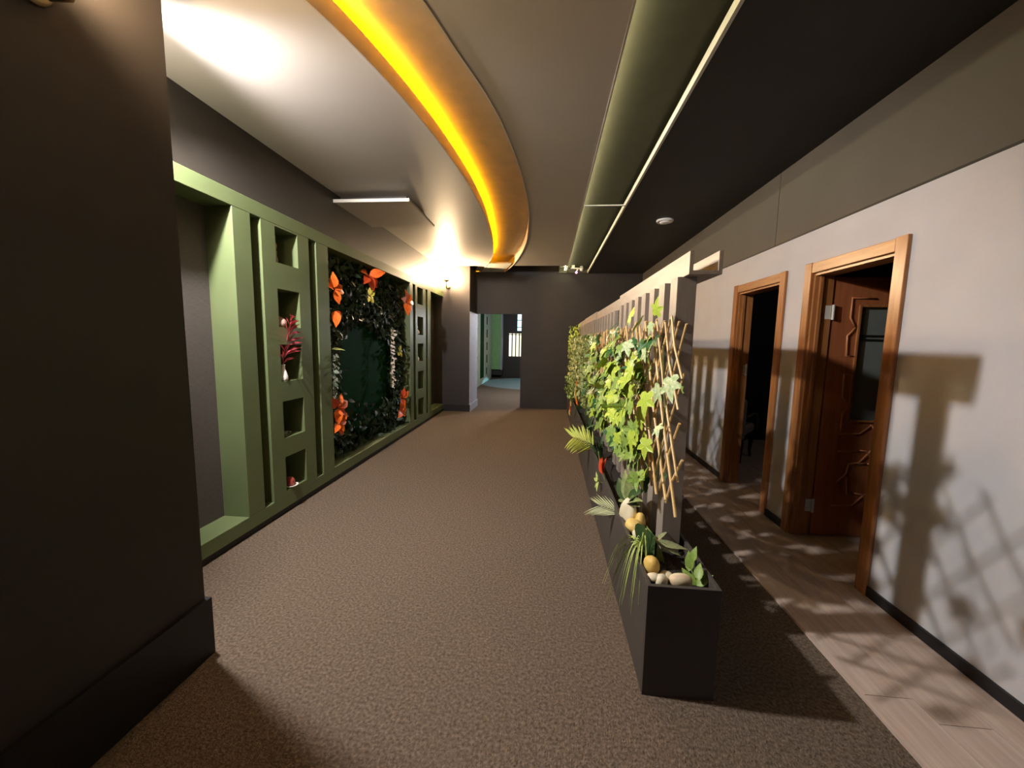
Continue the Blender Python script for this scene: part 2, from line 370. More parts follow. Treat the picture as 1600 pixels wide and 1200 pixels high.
for i in range(NG):
    for A, B in (((XL-.1, YS[i]), CL[i]), (CR[i], (TX0, YS[i]))):
        A2, B2 = ((XL-.1, YS[i+1]), CL[i+1]) if A[0] == XL-.1 else (CR[i+1], (TX0, YS[i+1]))
        g.quad((A[0], A[1], ZG), (A2[0], A2[1], ZG), (B2[0], B2[1], ZG), (B[0], B[1], ZG))
g.quad((XL-.1, -4.2, ZG), (XL-.1, YA, ZG), (TX0, YA, ZG), (TX0, -4.2, ZG))
g.quad((XL-.1, YS[NG], ZG), (CL[NG][0], YS[NG], ZG), (CL[NG][0], YS[NG], ZG+.012), (XL-.1, YS[NG], ZG+.012))
struct(g.build('ceiling', 'grey_ceiling'), 'warm grey ceiling with a curved light channel')
struct(MB().box(TX1+.02, XR+.1, -4.2, YB, ZD, ZD+.05).build('ceiling_right', 'dark_ceiling'), 'dark painted lower ceiling on the right')
struct(MB().box(-2.8, 4.4, -4.3, 9.0, ZV, 3.5).build('ceiling_slab', 'black_room'))
# curved channel: lips, recess walls, recess ceiling, glowing strip
cc = thing('curved_light_channel', 'curved recessed ceiling channel glowing yellow', 'ceiling light', (-.9, 4.0, ZY))
ZRC = ZG+.15
def offs(P, d):                # offset a polyline sideways by d (to the left = -x)
    out = []
    for i, p in enumerate(P):
        a, b = P[max(i-1, 0)], P[min(i+1, len(P)-1)]
        tx, ty = b[0]-a[0], b[1]-a[1]; L = math.hypot(tx, ty); out.append((p[0]-ty/L*d, p[1]+tx/L*d))
    return out
def ribbon(A, za, B, zb, mb=None):
    mb = mb or MB()
    for i in range(len(A)-1):
        mb.quad((A[i][0], A[i][1], za), (A[i+1][0], A[i+1][1], za), (B[i+1][0], B[i+1][1], zb), (B[i][0], B[i][1], zb))
    return mb
def wall_strip(P, t, z0, z1):
    Q = offs(P, t); mb = ribbon(P, z0, P, z1); ribbon(Q, z0, Q, z1, mb); ribbon(P, z0, Q, z0, mb); ribbon(P, z1, Q, z1, mb); return mb
wall_strip(CL, .012, ZY, ZG+.108).build('lip', 'yellow_recess', cc, smooth=False)
wall_strip(CR, -.012, ZY, ZRC).build('lip', 'yellow_recess', cc, smooth=False)
CLo = [(max(x_, -1.64), y_) for x_, y_ in offs(CL, .14)]
ribbon(CLo, ZRC, CR, ZRC).build('recess_top', 'yellow_recess', cc)
wall_strip(CLo, .01, ZG+.004, ZRC).build('recess_side', 'yellow_recess', cc)
ribbon(offs(CL, .012), ZG+.012, CLo, ZG+.012).build('ledge', 'yellow_recess', cc)
led = MB(); Lp = offs(CL, .04); led.tube([(p[0], p[1], ZG+.098) for p in Lp[::2]], .010, 6); led.build('glowing_strip', 'led_yellow', cc)
for P in (CL, CR):
    s_ = -1 if P is CR else 1
# end plate closing the far end of the channel
ends = [i for i, y in enumerate(YS) if y > 7.75]
ep = MB(); A = [CL[i] for i in ends]; B = [CR[i] for i in ends]
ribbon(A, ZY+.004, [(b[0]-.05, b[1]) for b in B], ZY+.004, ep); ribbon(A, ZY+.03, [(b[0]-.05, b[1]) for b in B], ZY+.03, ep)
ep.quad((A[0][0], A[0][1], ZY+.004), (B[0][0]-.05, B[0][1], ZY+.004), (B[0][0]-.05, B[0][1], ZY+.03), (A[0][0], A[0][1], ZY+.03))
ep.build('end_plate', 'white_trim', cc)
MB().box(CLo[-1][0], CR[-1][0], YE-.012, YE, ZY, ZRC).build('end_cap', 'yellow_recess', cc)
# straight trough
tr = thing('straight_light_trough', 'long straight ceiling trough with dim glow and white edge', 'ceiling light', (TX0, 4, ZD))
MB().box(TX0-.012, TX0, -4.1, TYE, ZG-.004, ZG+.012).build('lip', 'grey_ceiling', tr)
MB().box(TX1, TX1+.019, -4.1, TYE, ZD-.002, ZD+.05).build('edge_trim', 'white_trim', tr)
MB().box(TX0-.16, TX1+.30, -4.1, TYE, 3.105, 3.115).build('recess_top', 'recess_paint', tr)
MB().box(TX0-.17, TX0-.16, -4.1, TYE, ZG+.002, 3.105).build('recess_side', 'recess_paint', tr)
MB().box(TX1+.30, TX1+.31, -4.1, TYE, ZD+.05, 3.105).build('recess_side', 'recess_paint', tr)
MB().box(TX0-.17, TX1+.31, TYE, TYE+.012, ZD, 3.105).build('end_cap', 'recess_paint', tr)
MB().tube([(TX0-.045, -4.0, ZG+.025), (TX0-.045, TYE-.05, ZG+.025)], .008, 6).build('glowing_strip', 'led_pale', tr)
MB().box(TX0, TX1, 4.51, 4.535, ZD+.002, ZD+.012).build('cross_batten', 'white_trim', tr)
sp = thing('ceiling_camera', 'small white ceiling camera with a pink dot at the trough end', 'camera', (.56, 8.40, ZD))
MB().box(.42, .66, 8.30, 8.42, 3.03, 3.045).box(.44, .50, 8.33, 8.37, 3.045, 3.105).build('bracket', 'plastic_white', sp)
MB().tube([(.56, 8.36, 3.035), (.56, 8.36, 3.0), (.54, 8.33, 2.985)], .012, 8).build('arm', 'plastic_white', sp)
MB().lathe([(.006,.0),(.03,.006),(.036,.05),(.03,.10),(.01,.105)], (.64, 8.36, 2.985), 14).build('housing', 'plastic_white', sp, smooth=True)
MB().lathe([(.004,-.028),(.018,-.02),(.028,0),(.018,.02),(.004,.028)], (.535, 8.31, 2.95), 12).build('lens', 'pink_led', sp, smooth=True)

# smoke detector
sd = thing('smoke_detector', 'small round white disc on the dark ceiling', 'smoke detector', (1.367, 5.04, ZD))
MB().lathe([(.098,0),(.100,-.010),(.092,-.022)], (1.367, 5.04, ZD), 28).build('base', 'plastic_white', sd, smooth=False)
MB().lathe([(.06,-.022),(.055,-.034),(.02,-.037)], (1.367, 5.04, ZD), 28).build('cap', 'plastic_white', sd, smooth=True)

# hanging ceiling panel on the left
hp = thing('hanging_ceiling_panel', 'flat grey panel hung below the ceiling beside the left wall', 'ceiling panel', (-1.93, 4.5, 2.93))
MB().box(XU, -1.475, 4.08, 4.97, 2.93, 2.955).build('board', 'grey_ceiling', hp, bevel=.003)
MB().box(XU, -1.475, 4.068, 4.079, 2.926, 2.958).build('edge_strip', 'white_trim', hp)
MB().box(XU, -1.56, 4.22, 4.90, 2.956, ZG).build('hanger_box', 'dark_paint', hp)

# ------------------------------------------------------------------ sconces
def sconce(label, base, nrm, reach=.17, glow='globe', bowl=False):
    t = thing('wall_sconce', label, 'wall lamp', base, 'wall sconces')
    n = Vector(nrm); b = Vector(base); ax = 'x' if abs(n.x) > .5 else 'y'; sg = 1 if (n.x+n.y) > 0 else -1
    MB().lathe([(.055,0),(.055,.008*sg),(.045,.018*sg),(.018,.022*sg)], b, 20, ax).build('wall_plate', 'brass', t, smooth=True)
    p = [b+n*.02, b+n*reach*.4+Vector((0,0,-.045)), b+n*reach*.77+Vector((0,0,-.05)), b+n*reach*.97+Vector((0,0,-.01)), b+n*reach+Vector((0,0,.06))]
    MB().tube(p, .011, 8).build('arm', 'brass', t, smooth=True)
    c = b+n*reach+Vector((0,0,.06))
    MB().lathe([(.004,-.09),(.014,-.075),(.006,-.06),(.012,-.03),(.012,0),(.05,.02),(.062,.045),(.055,.05)], c, 18).build('cup', 'brass', t, smooth=True)
    if bowl: MB().lathe([(.012,-.035),(.05,-.02),(.085,.02),(.102,.062),(.098,.062),(.08,.024),(.045,-.012),(.012,-.025)], c, 24).build('bowl', 'ceramic_white', t, smooth=True)
    gm = MB().lathe([(.02,.05)]+[(.062*math.sin(a), .112-.062*math.cos(a)) for a in [math.pi*i/10 for i in range(2, 10)]]+[(.004,.174)], c, 18)
    gm.build('globe', glow, t, smooth=True)
    return t
sconce('brass sconce glowing white on the far pier beside the green beam', (-2.10, 8.05, 2.62), (0, -1, 0))
sconce('sconce on the near left wall, mostly above the picture edge', (XC, 1.13, 2.535), (1, 0, 0), .17, 'globe_dim', True)
sconce('sconce behind the near wall block, lighting the first green panel', (-2.06, YC, 2.46), (0, 1, 0), .20, 'globe_cool')

# ceiling spotlight hidden behind the near wall block, aimed at the screen
st = thing('ceiling_spotlight', 'small spotlight under the ceiling behind the near wall block, aimed at the screen', 'spotlight', (-2.0, 1.75, ZG))
SPD = Vector((.46, .60, -.65)).normalized(); SPP = Vector((-2.0, 1.72, 2.985))
MB().lathe([(.055, 0), (.05, -.012)], (-2.03, 1.735, ZG), 18).build('ceiling_plate', 'black_trim', st)
MB().tube([SPP-SPD*.040, SPP-SPD*.030, SPP-SPD*.002], [.022, .034, .036], 16).build('lamp_head', 'black_trim', st, smooth=False)
sl = add_light('spotlight_beam', 'SPOT', SPP+SPD*.012, SPOT_W, SPOT_COLOR, shadow_soft_size=0.055, spot_size=math.radians(122), spot_blend=0.4)
sl.rotation_euler = SPD.to_track_quat('-Z', 'Y').to_euler(); sl.parent = None

# ------------------------------------------------------------------ green display shelving
sh = thing('display_shelving', 'long green built-in shelving with square niches along the left wall', 'shelving', (XS, 4.8, 0))
ZB0, ZB1 = .05, .155         # bottom rail
ZN0, ZN1 = 2.40, 2.51        # top beam
MB().box(XL, XS, YC, 8.03, ZN0, ZN1).build('top_beam', 'green_paint', sh, bevel=.004)
MB().box(XL, XS, YC, 8.03, ZB0, ZB1).build('bottom_rail', 'green_paint', sh, bevel=.004)
MB().box(XL, XS-.015, YC, 8.03, 0, ZB0).build('plinth', 'black_trim', sh)
MB().box(XL, XL+.006, YC, 2.59, ZB1, ZN0).build('back_panel', 'wall_cloth', sh)
def post(y0, y1): MB().box(XL, XS, y0, y1, ZB1, ZN0).build('post', 'green_paint', sh, bevel=.003)
for a, b_ in ((2.59, 2.755), (3.565, 3.765), (6.05, 6.19), (6.957, 7.15)): post(a, b_)
def slot_back(a, b_): MB().box(XL, XL+.10, a, b_, ZB1, ZN0).build('slot_back', 'green_paint', sh)
for a, b_ in ((2.755, 2.86), (3.45, 3.565), (6.19, 6.31), (6.85, 6.957)): slot_back(a, b_)
NZ = ((.192, .49), (.652, .967), (1.135, 1.443), (1.588, 1.897), (2.104, 2.385))
def niche_column(y0, y1, n0, n1):
    m = MB().box(XL, XS, y0, n0, ZB1, ZN0).box(XL, XS, n1, y1, ZB1, ZN0)
    lo = ZB1
    for a, b_ in NZ: m.box(XL, XS, n0, n1, lo, a); lo = b_
    m.box(XL, XS, n0, n1, lo, ZN0)
    c = m.build('niche_column', 'green_paint', sh)
    for a, b_ in NZ: MB().box(XL, XL+.012, n0, n1, a, b_).build('niche_back', 'green_paint', c)
niche_column(2.86, 3.45, 3.012, 3.292)
niche_column(6.31, 6.85, 6.406, 6.705)
MB().box(XL, XL+.012, 3.765, 6.05, ZB1, ZN0).build('back_panel', 'panel_green', sh)

# things in the niches
def niche_x(px, py, X): return onx(px, py, X)
f = thing('figurine', 'small brown figurine in the top niche', 'figurine', (-2.25, 3.045, 2.105))
MB().lathe([(.030,0),(.036,.02),(.026,.06),(.030,.09),(.022,.11)], (-2.25, 3.05, 2.104), 14).build('body', 'figurine_brown', f, smooth=True)
MB().lathe([(.008,.105),(.026,.115),(.030,.14),(.022,.165),(.004,.175)], (-2.25, 3.05, 2.104), 14).build('head', 'coral_pink', f, smooth=True)
for s_ in (-1, 1): MB().lathe([(.010,.16),(.007,.185),(.001,.20)], (-2.25, 3.05+.017*s_, 2.104), 8).build('ear', 'coral_pink', f)
def blob(name, m, parent, c, r, seed, amp=.15, n=14, smooth=True, cut=-.8):
    rnd = random.Random(seed); ph = [rnd.uniform(0, 6.28) for _ in range(6)]
    mb = MB(); V = []; R_ = 9
    for i in range(R_+1):
        th = math.pi*i/R_
        for j in range(n):
            a = 2*math.pi*j/n
            d = 1+amp*(math.sin(2*a+ph[0])*math.sin(th)+.6*math.sin(3*a+ph[1]+2*th)*math.sin(th)+.4*math.sin(3*th+ph[2]))
            V.append((c[0]+r[0]*d*math.sin(th)*math.cos(a), c[1]+r[1]*d*math.sin(th)*math.sin(a), c[2]+r[2]*max(cut, d*math.cos(th))))
    F = [(i*n+j, i*n+(j+1)%n, (i+1)*n+(j+1)%n, (i+1)*n+j) for i in range(R_) for j in range(n)]
    mb.v = V; mb.f = [tuple(reversed(q)) for q in F]
    return mb.build(name, m, parent, smooth=smooth)
tag(blob('coral_lump', 'coral_pink', None, (-2.255, 3.075, 1.588+.04), (.05, .055, .05), 3, .2), 'rough pinkish brown lump in the second niche from the top', 'ornament')
v = thing('vase_with_plume', 'small white bottle vase holding a red dried plume, in the middle niche', 'vase', (-2.23, 3.06, 1.135))
MB().lathe([(.030,0),(.036,.015),(.038,.04),(.024,.085),(.016,.105),(.016,.125),(.020,.14)], (-2.23, 3.075, 1.135), 18).build('bottle', 'ceramic_white', v, smooth=True)
pl = MB(); rr = random.Random(5)
for i in range(54):
    a = i/53.0
    z0 = 1.28+.40*a; lean = Vector((.05*a, .05*a, 0))
    o0 = Vector((-2.225, 3.075, z0)) + lean
    L = .13*math.sin(math.pi*(.18+.78*a))+.03
    d = Vector((rr.uniform(-.45,.75), rr.uniform(-.6,1.0), rr.uniform(.3,.9))).normalized()
    sd_ = d.cross(Vector((1,0.2,0))).normalized()*.011
    m0 = o0+d*L*.5; tip = o0+d*L+Vector((0,0,-.02))
    pl.quad(o0, m0+sd_, tip, m0-sd_)
pl.build('plume', 'plume_red', v)
MB().tube([(-2.23, 3.075, 1.2), (-2.225, 3.08, 1.35), (-2.17, 3.13, 1.66)], .004, 6).build('stem', 'plume_red', v)
c_ = thing('small_cup', 'small dull grey green cup in the fourth niche down', 'cup', (-2.26, 3.08, .653))
MB().lathe([(.022,0),(.030,.008),(.034,.045),(.032,.047),(.028,.012)], (-2.26, 3.085, .652), 16).build('cup_body', 'grey_cup', c_, smooth=True)
MB().tube([(-2.235, 3.11, .66+.03), (-2.22, 3.125, .66+.025), (-2.232, 3.112, .66+.005)], .004, 6).build('handle', 'grey_cup', c_)
rb = thing('red_candle', 'red ball on a white dish in the lowest niche', 'ornament', (-2.24, 3.11, .193))
MB().lathe([(.03,0),(.055,.008),(.066,.018),(.064,.020),(.03,.010)], (-2.24, 3.115, .192), 20).build('dish', 'ceramic_white', rb, smooth=True)
blob('ball', 'red_ball', rb, (-2.24, 3.11, .192+.048), (.042, .045, .042), 8, .05)
wv = thing('white_ornament', 'small white ornament in the second niche down of the far column', 'ornament', (-2.24, 6.47, 1.589))
MB().lathe([(.03,0),(.045,.02),(.05,.05),(.03,.08),(.012,.10)], (-2.24, 6.47, 1.588), 14).build('body', 'ceramic_white', wv, smooth=True)
MB().lathe([(.012,.10),(.024,.12),(.018,.15),(.002,.16)], (-2.24, 6.47, 1.588), 12).build('top', 'ceramic_white', wv, smooth=True)
wb = thing('white_bottle', 'little white bottle in the middle niche of the far column', 'bottle', (-2.23, 6.45, 1.136))
MB().lathe([(.028,0),(.036,.02),(.034,.06),(.014,.09),(.014,.12)], (-2.23, 6.45, 1.135), 14).build('body', 'ceramic_white', wb, smooth=True)
MB().lathe([(.017,.12),(.017,.14),(.004,.145)], (-2.23, 6.45, 1.135), 12).build('stopper', 'ceramic_white', wb)

# ------------------------------------------------------------------ leaf shapes
def mesh_of(name, v, f, m, smooth=True):
    me = bpy.data.meshes.new(name); me.from_pydata(v, [], f); me.materials.append(MATS[m])
    if smooth:
        for p in me.polygons: p.use_smooth = True
    return me
def oval_leaf(wd=.45, fold=.12, droop=.18, n=5):
    V = []; F = []
    for i in range(n+1):
        t = i/n; h = wd*.5*math.sin(math.pi*min(1, t**.8))*(1-.15*t) if 0 < i < n else 0.004
        z = -droop*t*t
        V += [(-h, t, z+fold*h*1.5), (0, t, z), (h, t, z+fold*h*1.5)]
    for i in range(n):
        b = i*3; F += [(b, b+1, b+4, b+3), (b+1, b+2, b+5, b+4)]
    return V, F
def ivy_leaf():
    # five-lobed outline, cupped and creased along the midrib
    out = [(0,0),(.16,-.10),(.40,-.06),(.52,.10),(.36,.22),(.58,.38),(.66,.58),(.42,.56),(.24,.56),(.18,.78),(0,1.08)]
    pts = out + [(-x, y) for x, y in reversed(out[1:-1])]
    V = [(0, .32, 0.0)]
    for x, y in pts: V.append((x*.85, y, .10*abs(x) - .22*(y-.3)**2 - (.25*x*x)))
    n = len(pts); F = [(0, 1+i, 1+(i+1) % n) for i in range(n)]
    return V, F
def place(o, p, d, nrm, s):
    d = Vector(d).normalized(); n = Vector(nrm); n = (n - d*n.dot(d))
    n = n.normalized() if n.length > 1e-4 else d.orthogonal().normalized()
    x = d.cross(n)
    M = Matrix((x, d, n)).transposed()
    return Matrix.Translation(p) @ M.to_4x4() @ Matrix.Scale(s, 4)
def put(name, me, parent, p, d, nrm, s):
    o = bpy.data.objects.new(name, me); COL.objects.link(o); o.parent = parent
    o.matrix_parent_inverse = Matrix.Translation(-parent.location) if parent.parent is None else Matrix.Identity(4)
    o.matrix_basis = place(o, p, d, nrm, s)
    return o

# ------------------------------------------------------------------ plant wall in the big alcove
R = random.Random(11)
pw = thing('plant_wall', 'dense dark artificial foliage framing a dark green panel in the wide alcove', 'plant wall', (XL+.05, 4.9, ZB1))
def leaf_cloud(n, fn, size, m, parent, kind='oval', nrm=(1, 0, 0), spread=.9, name='leaves', rnd=R):
    V, F = oval_leaf(.55) if kind == 'oval' else ivy_leaf()
    mb = MB()
    for _ in range(n):
        p = fn(rnd)
        if p is None: continue
        d = Vector((rnd.uniform(-.3,.5), rnd.uniform(-1,1), rnd.uniform(-1.1,.5)))
        nn = Vector(nrm) + Vector((rnd.uniform(-spread,spread), rnd.uniform(-spread,spread), rnd.uniform(-spread,spread)))
        mb.add(V, F, place(None, Vector(p), d, nn, size*rnd.uniform(.6, 1.3)))
    o = mb.build(name, m, parent, smooth=True); o['kind'] = 'stuff'; return o
def wall_fn(y0, y1, z0, z1, x0=XL+.02, x1=-2.28):
    return lambda r: (r.uniform(x0, x1), r.uniform(y0, y1), r.uniform(z0, z1))
def top_fn(r):
    y = r.uniform(3.8, 6.0); lo = 1.62 - .12*math.sin((y-3.8)*5) + (.0 if y < 5.6 else -.35)
    return (r.uniform(XL+.02, -2.28), y, r.uniform(lo, 2.36))
leaf_cloud(1500, top_fn, .085, 'leaf_wall', pw)
leaf_cloud(320, top_fn, .07, 'leaf_deep', pw)
leaf_cloud(420, wall_fn(3.79, 4.12, .25, 1.7), .085, 'leaf_wall', pw)
leaf_cloud(80, wall_fn(3.79, 4.10, .9, 1.75, x1=-2.26), .055, 'leaf_grey', pw)
leaf_cloud(500, wall_fn(5.55, 5.95, .28, 1.7), .085, 'leaf_wall', pw)
leaf_cloud(110, wall_fn(5.5, 5.95, .28, 1.2), .075, 'leaf_deep', pw)
leaf_cloud(420, lambda r: (r.uniform(XL+.02, -2.28), r.uniform(3.8, 5.95), ZB1+.03+abs(r.gauss(0,.22))), .09, 'leaf_wall', pw)
leaf_cloud(80, wall_fn(3.80, 4.1, 1.95, 2.36, x1=-2.25), .075, 'leaf_deep', pw)
V_, F_ = oval_leaf(.62, .2, .25, 6)
petal_o = mesh_of('petal', V_, F_, 'orange_petal'); petal_r = mesh_of('petal', V_, F_, 'red_petal')
petal_y = mesh_of('petal', *oval_leaf(.6, .1, .2), 'yellow_petal')
def clump(px, py, X, n, size, label, seed, meshes=(petal_o,), dirs=None, cat='flower', name='orange_flower', group='orange flowers on the plant wall'):
    p = onx(px, py, X); r = random.Random(seed)
    t = thing(name, label, cat, p, group)
    MB().tube([p+Vector((-.16, 0, -.03)), p+Vector((-.06, 0, .0)), p], .005, 6).build('stem', 'stem_green', t)
    for i in range(n):
        a = 2*math.pi*i/n + r.uniform(-.4, .4)
        d = Vector((r.uniform(.15, .6), math.cos(a), math.sin(a))) if dirs is None else Vector(dirs[i % len(dirs)])
        put('petal', meshes[i % len(meshes)], t, p + d.normalized()*.015, d, Vector((.8, -.5+r.uniform(-.3,.3), .25+r.uniform(-.3,.3))), size*r.uniform(.85, 1.15))
    return t
clump(521, 452, -2.22, 6, .15, 'big orange flower with wide petals at the upper left of the plant wall', 1, dirs=[(.3,.9,.5),(.3,1,.0),(.3,.3,-.9),(.3,-.4,.8),(.3,.6,-.45),(.2,-.8,.2)])
clump(523, 484, -2.22, 4, .15, 'narrow red orange bud hanging below the upper left orange flower', 2, (petal_r, petal_o), dirs=[(.2,.35,-1),(.2,.0,-1),(.2,.7,-.7),(.3,-.3,-.8)])
clump(575, 430, -2.25, 6, .19, 'orange flower under the beam at the top middle of the plant wall', 3, (petal_o, petal_r), dirs=[(.3,1,-.2),(.3,.7,-.6),(.2,-.9,.15),(.2,-.7,-.5),(.6,.3,.2),(.3,.4,-.9)])
clump(634, 472, -2.16, 7, .20, 'large orange flower at the upper right edge of the plant wall', 4, dirs=[(.3,.6,.7),(.3,.9,-.4),(.3,.1,-1),(.3,-.9,.1),(.3,-.4,.8),(.3,.9,.2),(.4,-.5,-.8)])
clump(526, 637, -2.22, 6, .16, 'upper of two orange flowers at the lower left of the plant wall', 5, (petal_r, petal_o), dirs=[(.3,1,.35),(.3,.8,.1),(.3,.5,-.4),(.3,-.2,-.9),(.3,-.6,.4),(.3,.1,.8)])
clump(528, 660, -2.22, 5, .14, 'lowest orange flower at the lower left of the plant wall', 6, dirs=[(.3,.9,-.1),(.3,.3,-1),(.3,-.5,.6),(.3,.7,.5),(.3,-.7,-.4)])
clump(627, 622, -2.22, 5, .17, 'upper red orange flower at the lower right of the plant wall', 7, (petal_r, petal_o), dirs=[(.3,.2,.9),(.3,.4,.3),(.3,-.6,.2),(.3,.3,-.7),(.3,-.3,-.6)])
clump(626, 642, -2.20, 5, .17, 'lower orange flower at the lower right of the plant wall', 8, dirs=[(.3,1,0),(.3,.6,-.5),(.3,-.9,-.3),(.3,.1,.6),(.3,-.5,.4)])
clump(577, 463, -2.24, 9, .085, 'small cluster of yellow blossoms below the top orange flower', 9, (petal_y,), name='yellow_flower', group=None)
clump(623, 549, -2.22, 5, .08, 'tiny yellow green blossom beside the white blossom strand', 10, (petal_y,), name='yellow_flower', group=None)
def strand(px0, py0, px1, py1, X, n, m, label, seed, size=.035):
    a, b = onx(px0, py0, X), onx(px1, py1, X); r = random.Random(seed)
    t = thing('blossom_strand', label, 'flower', a)
    MB().tube([a, (a+b)/2+Vector((0,.01,0)), b], .004, 6).build('stem', 'stem_green', t)
    V, F = oval_leaf(.8, .2, .2, 3); me = mesh_of('blossom', V, F, m)
    for i in range(n):
        tt = (i+.5)/n; p = a.lerp(b, tt)+Vector((r.uniform(0,.03), r.uniform(-.045,.045), r.uniform(-.01,.01)))
        put('blossom', me, t, p, (r.uniform(.2,.9), r.uniform(-1,1), r.uniform(-.9,.3)), (1, r.uniform(-.6,.2), r.uniform(-.2,.8)), size*r.uniform(.8,1.35))
    return t
strand(611, 512, 611, 605, -2.24, 80, 'blossom', 'hanging strand of pinkish white blossoms right of the dark panel', 21, .042)
strand(519, 552, 521, 628, -2.22, 60, 'leaf_grey', 'hanging strand of white blossoms by the left post, dimness put into the colour', 22, .045)  # blossoms given a dull grey green, so dimness sits in the colour
pll = thing('pale_leaf', 'single long pale green leaf pointing right from the left post', 'leaf', onx(520, 545, -2.22))
put('leaf_blade', mesh_of('leaf_blade', *oval_leaf(.22, .2, .1, 6), 'grass_lime'), pll, onx(518, 546, -2.22), (.1, 1, .02), (.5, 0, 1), .26)
MB().tube([onx(514, 547, -2.26), onx(518, 546, -2.22)], .004, 6).build('stem', 'stem_green', pll)
tw = thing('leaf_twig', 'dark leafless twig sticking out by the white blossoms', 'twig', onx(616, 525, -2.24))
MB().tube([onx(615, 522, -2.24), onx(626, 532, -2.18), onx(635, 539, -2.13)], [.008,.006,.005], 6).build('twig_stem', 'leaf_deep', tw)
put('leaf', mesh_of('leaf', *oval_leaf(.4), 'leaf_deep'), tw, onx(630, 545, -2.18), (.2, .6, -.7), (1, 0, .2), .11)

# ------------------------------------------------------------------ planters and slatted screen
PX0, PX1, PZ = .440, .738, .50
def planter(y0, y1, label):
    t = thing('planter_box', label, 'planter', ((PX0+PX1)/2, (y0+y1)/2, 0), 'black planters under the screen')
    th = .018
    MB().box(PX0, PX1, y0, y0+th, 0, PZ).build('end_panel', 'planter_black', t, bevel=.002)
    MB().box(PX0, PX1, y1-th, y1, 0, PZ).build('end_panel', 'planter_black', t, bevel=.002)
    MB().box(PX0, PX0+th, y0+th, y1-th, 0, PZ).build('side_panel', 'planter_black', t, bevel=.002)
    MB().box(PX1-th, PX1, y0+th, y1-th, 0, PZ).build('side_panel', 'planter_black', t, bevel=.002)
    MB().box(PX0+th, PX1-th, y0+th, y1-th, 0.01, .44).build('soil', 'soil', t)
    return t
planter(1.56, 5.90, 'long black planter box nearest the camera under the slatted screen')
planter(5.915, 8.40, 'black planter box at the far end under the slatted screen')
SX0, SX1 = .605, .695
mods = [(1.885, 3.640, 0, 0), (3.645, 5.365, -.012, .014), (5.375, 7.05, -.004, .006), (7.055, 8.30, -.010, .012)]
mlabels = ['dark wooden slat screen section nearest the camera, with open trough on top', 'second slat screen section, set slightly lower than the nearest', 'third slat screen section, mostly behind small leaves', 'farthest slat screen section by the end wall']
slat = bpy.data.meshes.new('slat'); _s = MB().box(SX0, SX0+.032, 0, .105, .43, 1.822); slat.from_pydata(_s.v, [], _s.f); slat.materials.append(MATS['screen_wood'])
for (y0, y1, dz, dx), lb in zip(mods, mlabels):
    t = thing('slat_screen', lb, 'screen', (.65, (y0+y1)/2, .44), 'sections of the slatted screen')
    kk = 0
    while True:
        ya = 1.955 + .204*kk; kk += 1
        if ya > y1 - .06: break
        if ya < y0 - .05: continue
        if kk == 1: MB().box(SX0, SX1, ya, ya+.105, .43, 1.822).build('post', 'screen_wood', t, bevel=.002); continue
        o = link('slat', slat, None, t); o.location = (dx, ya, dz)
    zt = 1.822 + dz
    MB().box(.632+dx, .650+dx, y0, y1, zt, zt+.105).build('side_board', 'screen_rail', t, bevel=.001)
    MB().box(.760+dx, .778+dx, y0, y1, zt, zt+.105).build('side_board', 'screen_rail', t, bevel=.001)
    MB().box(.650+dx, .760+dx, y0, y1, zt, zt+.018).build('base_board', 'screen_rail', t, bevel=.001)

# ------------------------------------------------------------------ bamboo lattices
def lattice(ya, yb, z0, z1, label, seed, full_near):
    r = random.Random(seed)
    t = thing('bamboo_lattice', label, 'lattice', (.56, (ya+yb)/2, z0), 'bamboo lattices on the screen')
    hgt = z1-z0; run = hgt/math.tan(math.radians(57)); sp = .13
    n = int((yb-ya+run)/sp)+1
    for dirn, x in ((1, .560), (-1, .577)):
        for i in range(n):
            yt = ya - run + i*sp if dirn > 0 else ya + i*sp
            # cane from (yt, z0) to (yt+run, z1)   or mirrored
            P = [(yt, z0), (yt+run, z1)] if dirn > 0 else [(yt, z0), (yt-run, z1)]
            (a0, b0), (a1, b1) = P
            lo, hi = ya + r.uniform(-.03,.05), yb
            def clipy(a0, b0, a1, b1):
                t0, t1 = 0.0, 1.0; d = a1-a0
                ta, tb = (lo-a0)/d, (hi-a0)/d
                if ta > tb: ta, tb = tb, ta
                return max(t0, ta), min(t1, tb)
            t0, t1 = clipy(a0, b0, a1, b1)
            if t1-t0 < .12: continue
            t0 = max(t0 - r.uniform(0, .04), -.03); t1 = t1 + r.uniform(0, .05)
            A = Vector((x+r.uniform(-.006,.006), a0+(a1-a0)*t0, b0+(b1-b0)*t0)); B = Vector((x+r.uniform(-.012,.006), a0+(a1-a0)*t1, b0+(b1-b0)*t1))
            M_ = (A+B)/2 + Vector((r.uniform(-.012,.004), r.uniform(-.01,.01), 0))
            rad = r.uniform(.0050, .0068)
            MB().tube([A, M_, B], [rad*1.05, rad, rad*.92], 7).build('bamboo_cane', 'bamboo', t, smooth=False)
    return t
lattice(1.68, 4.10, .78, 1.60, 'bamboo diamond lattice nearest the camera on the slatted screen', 31, True)
lattice(4.13, 8.0, .80, 1.58, 'farther bamboo lattice hidden under small leaves', 32, False)

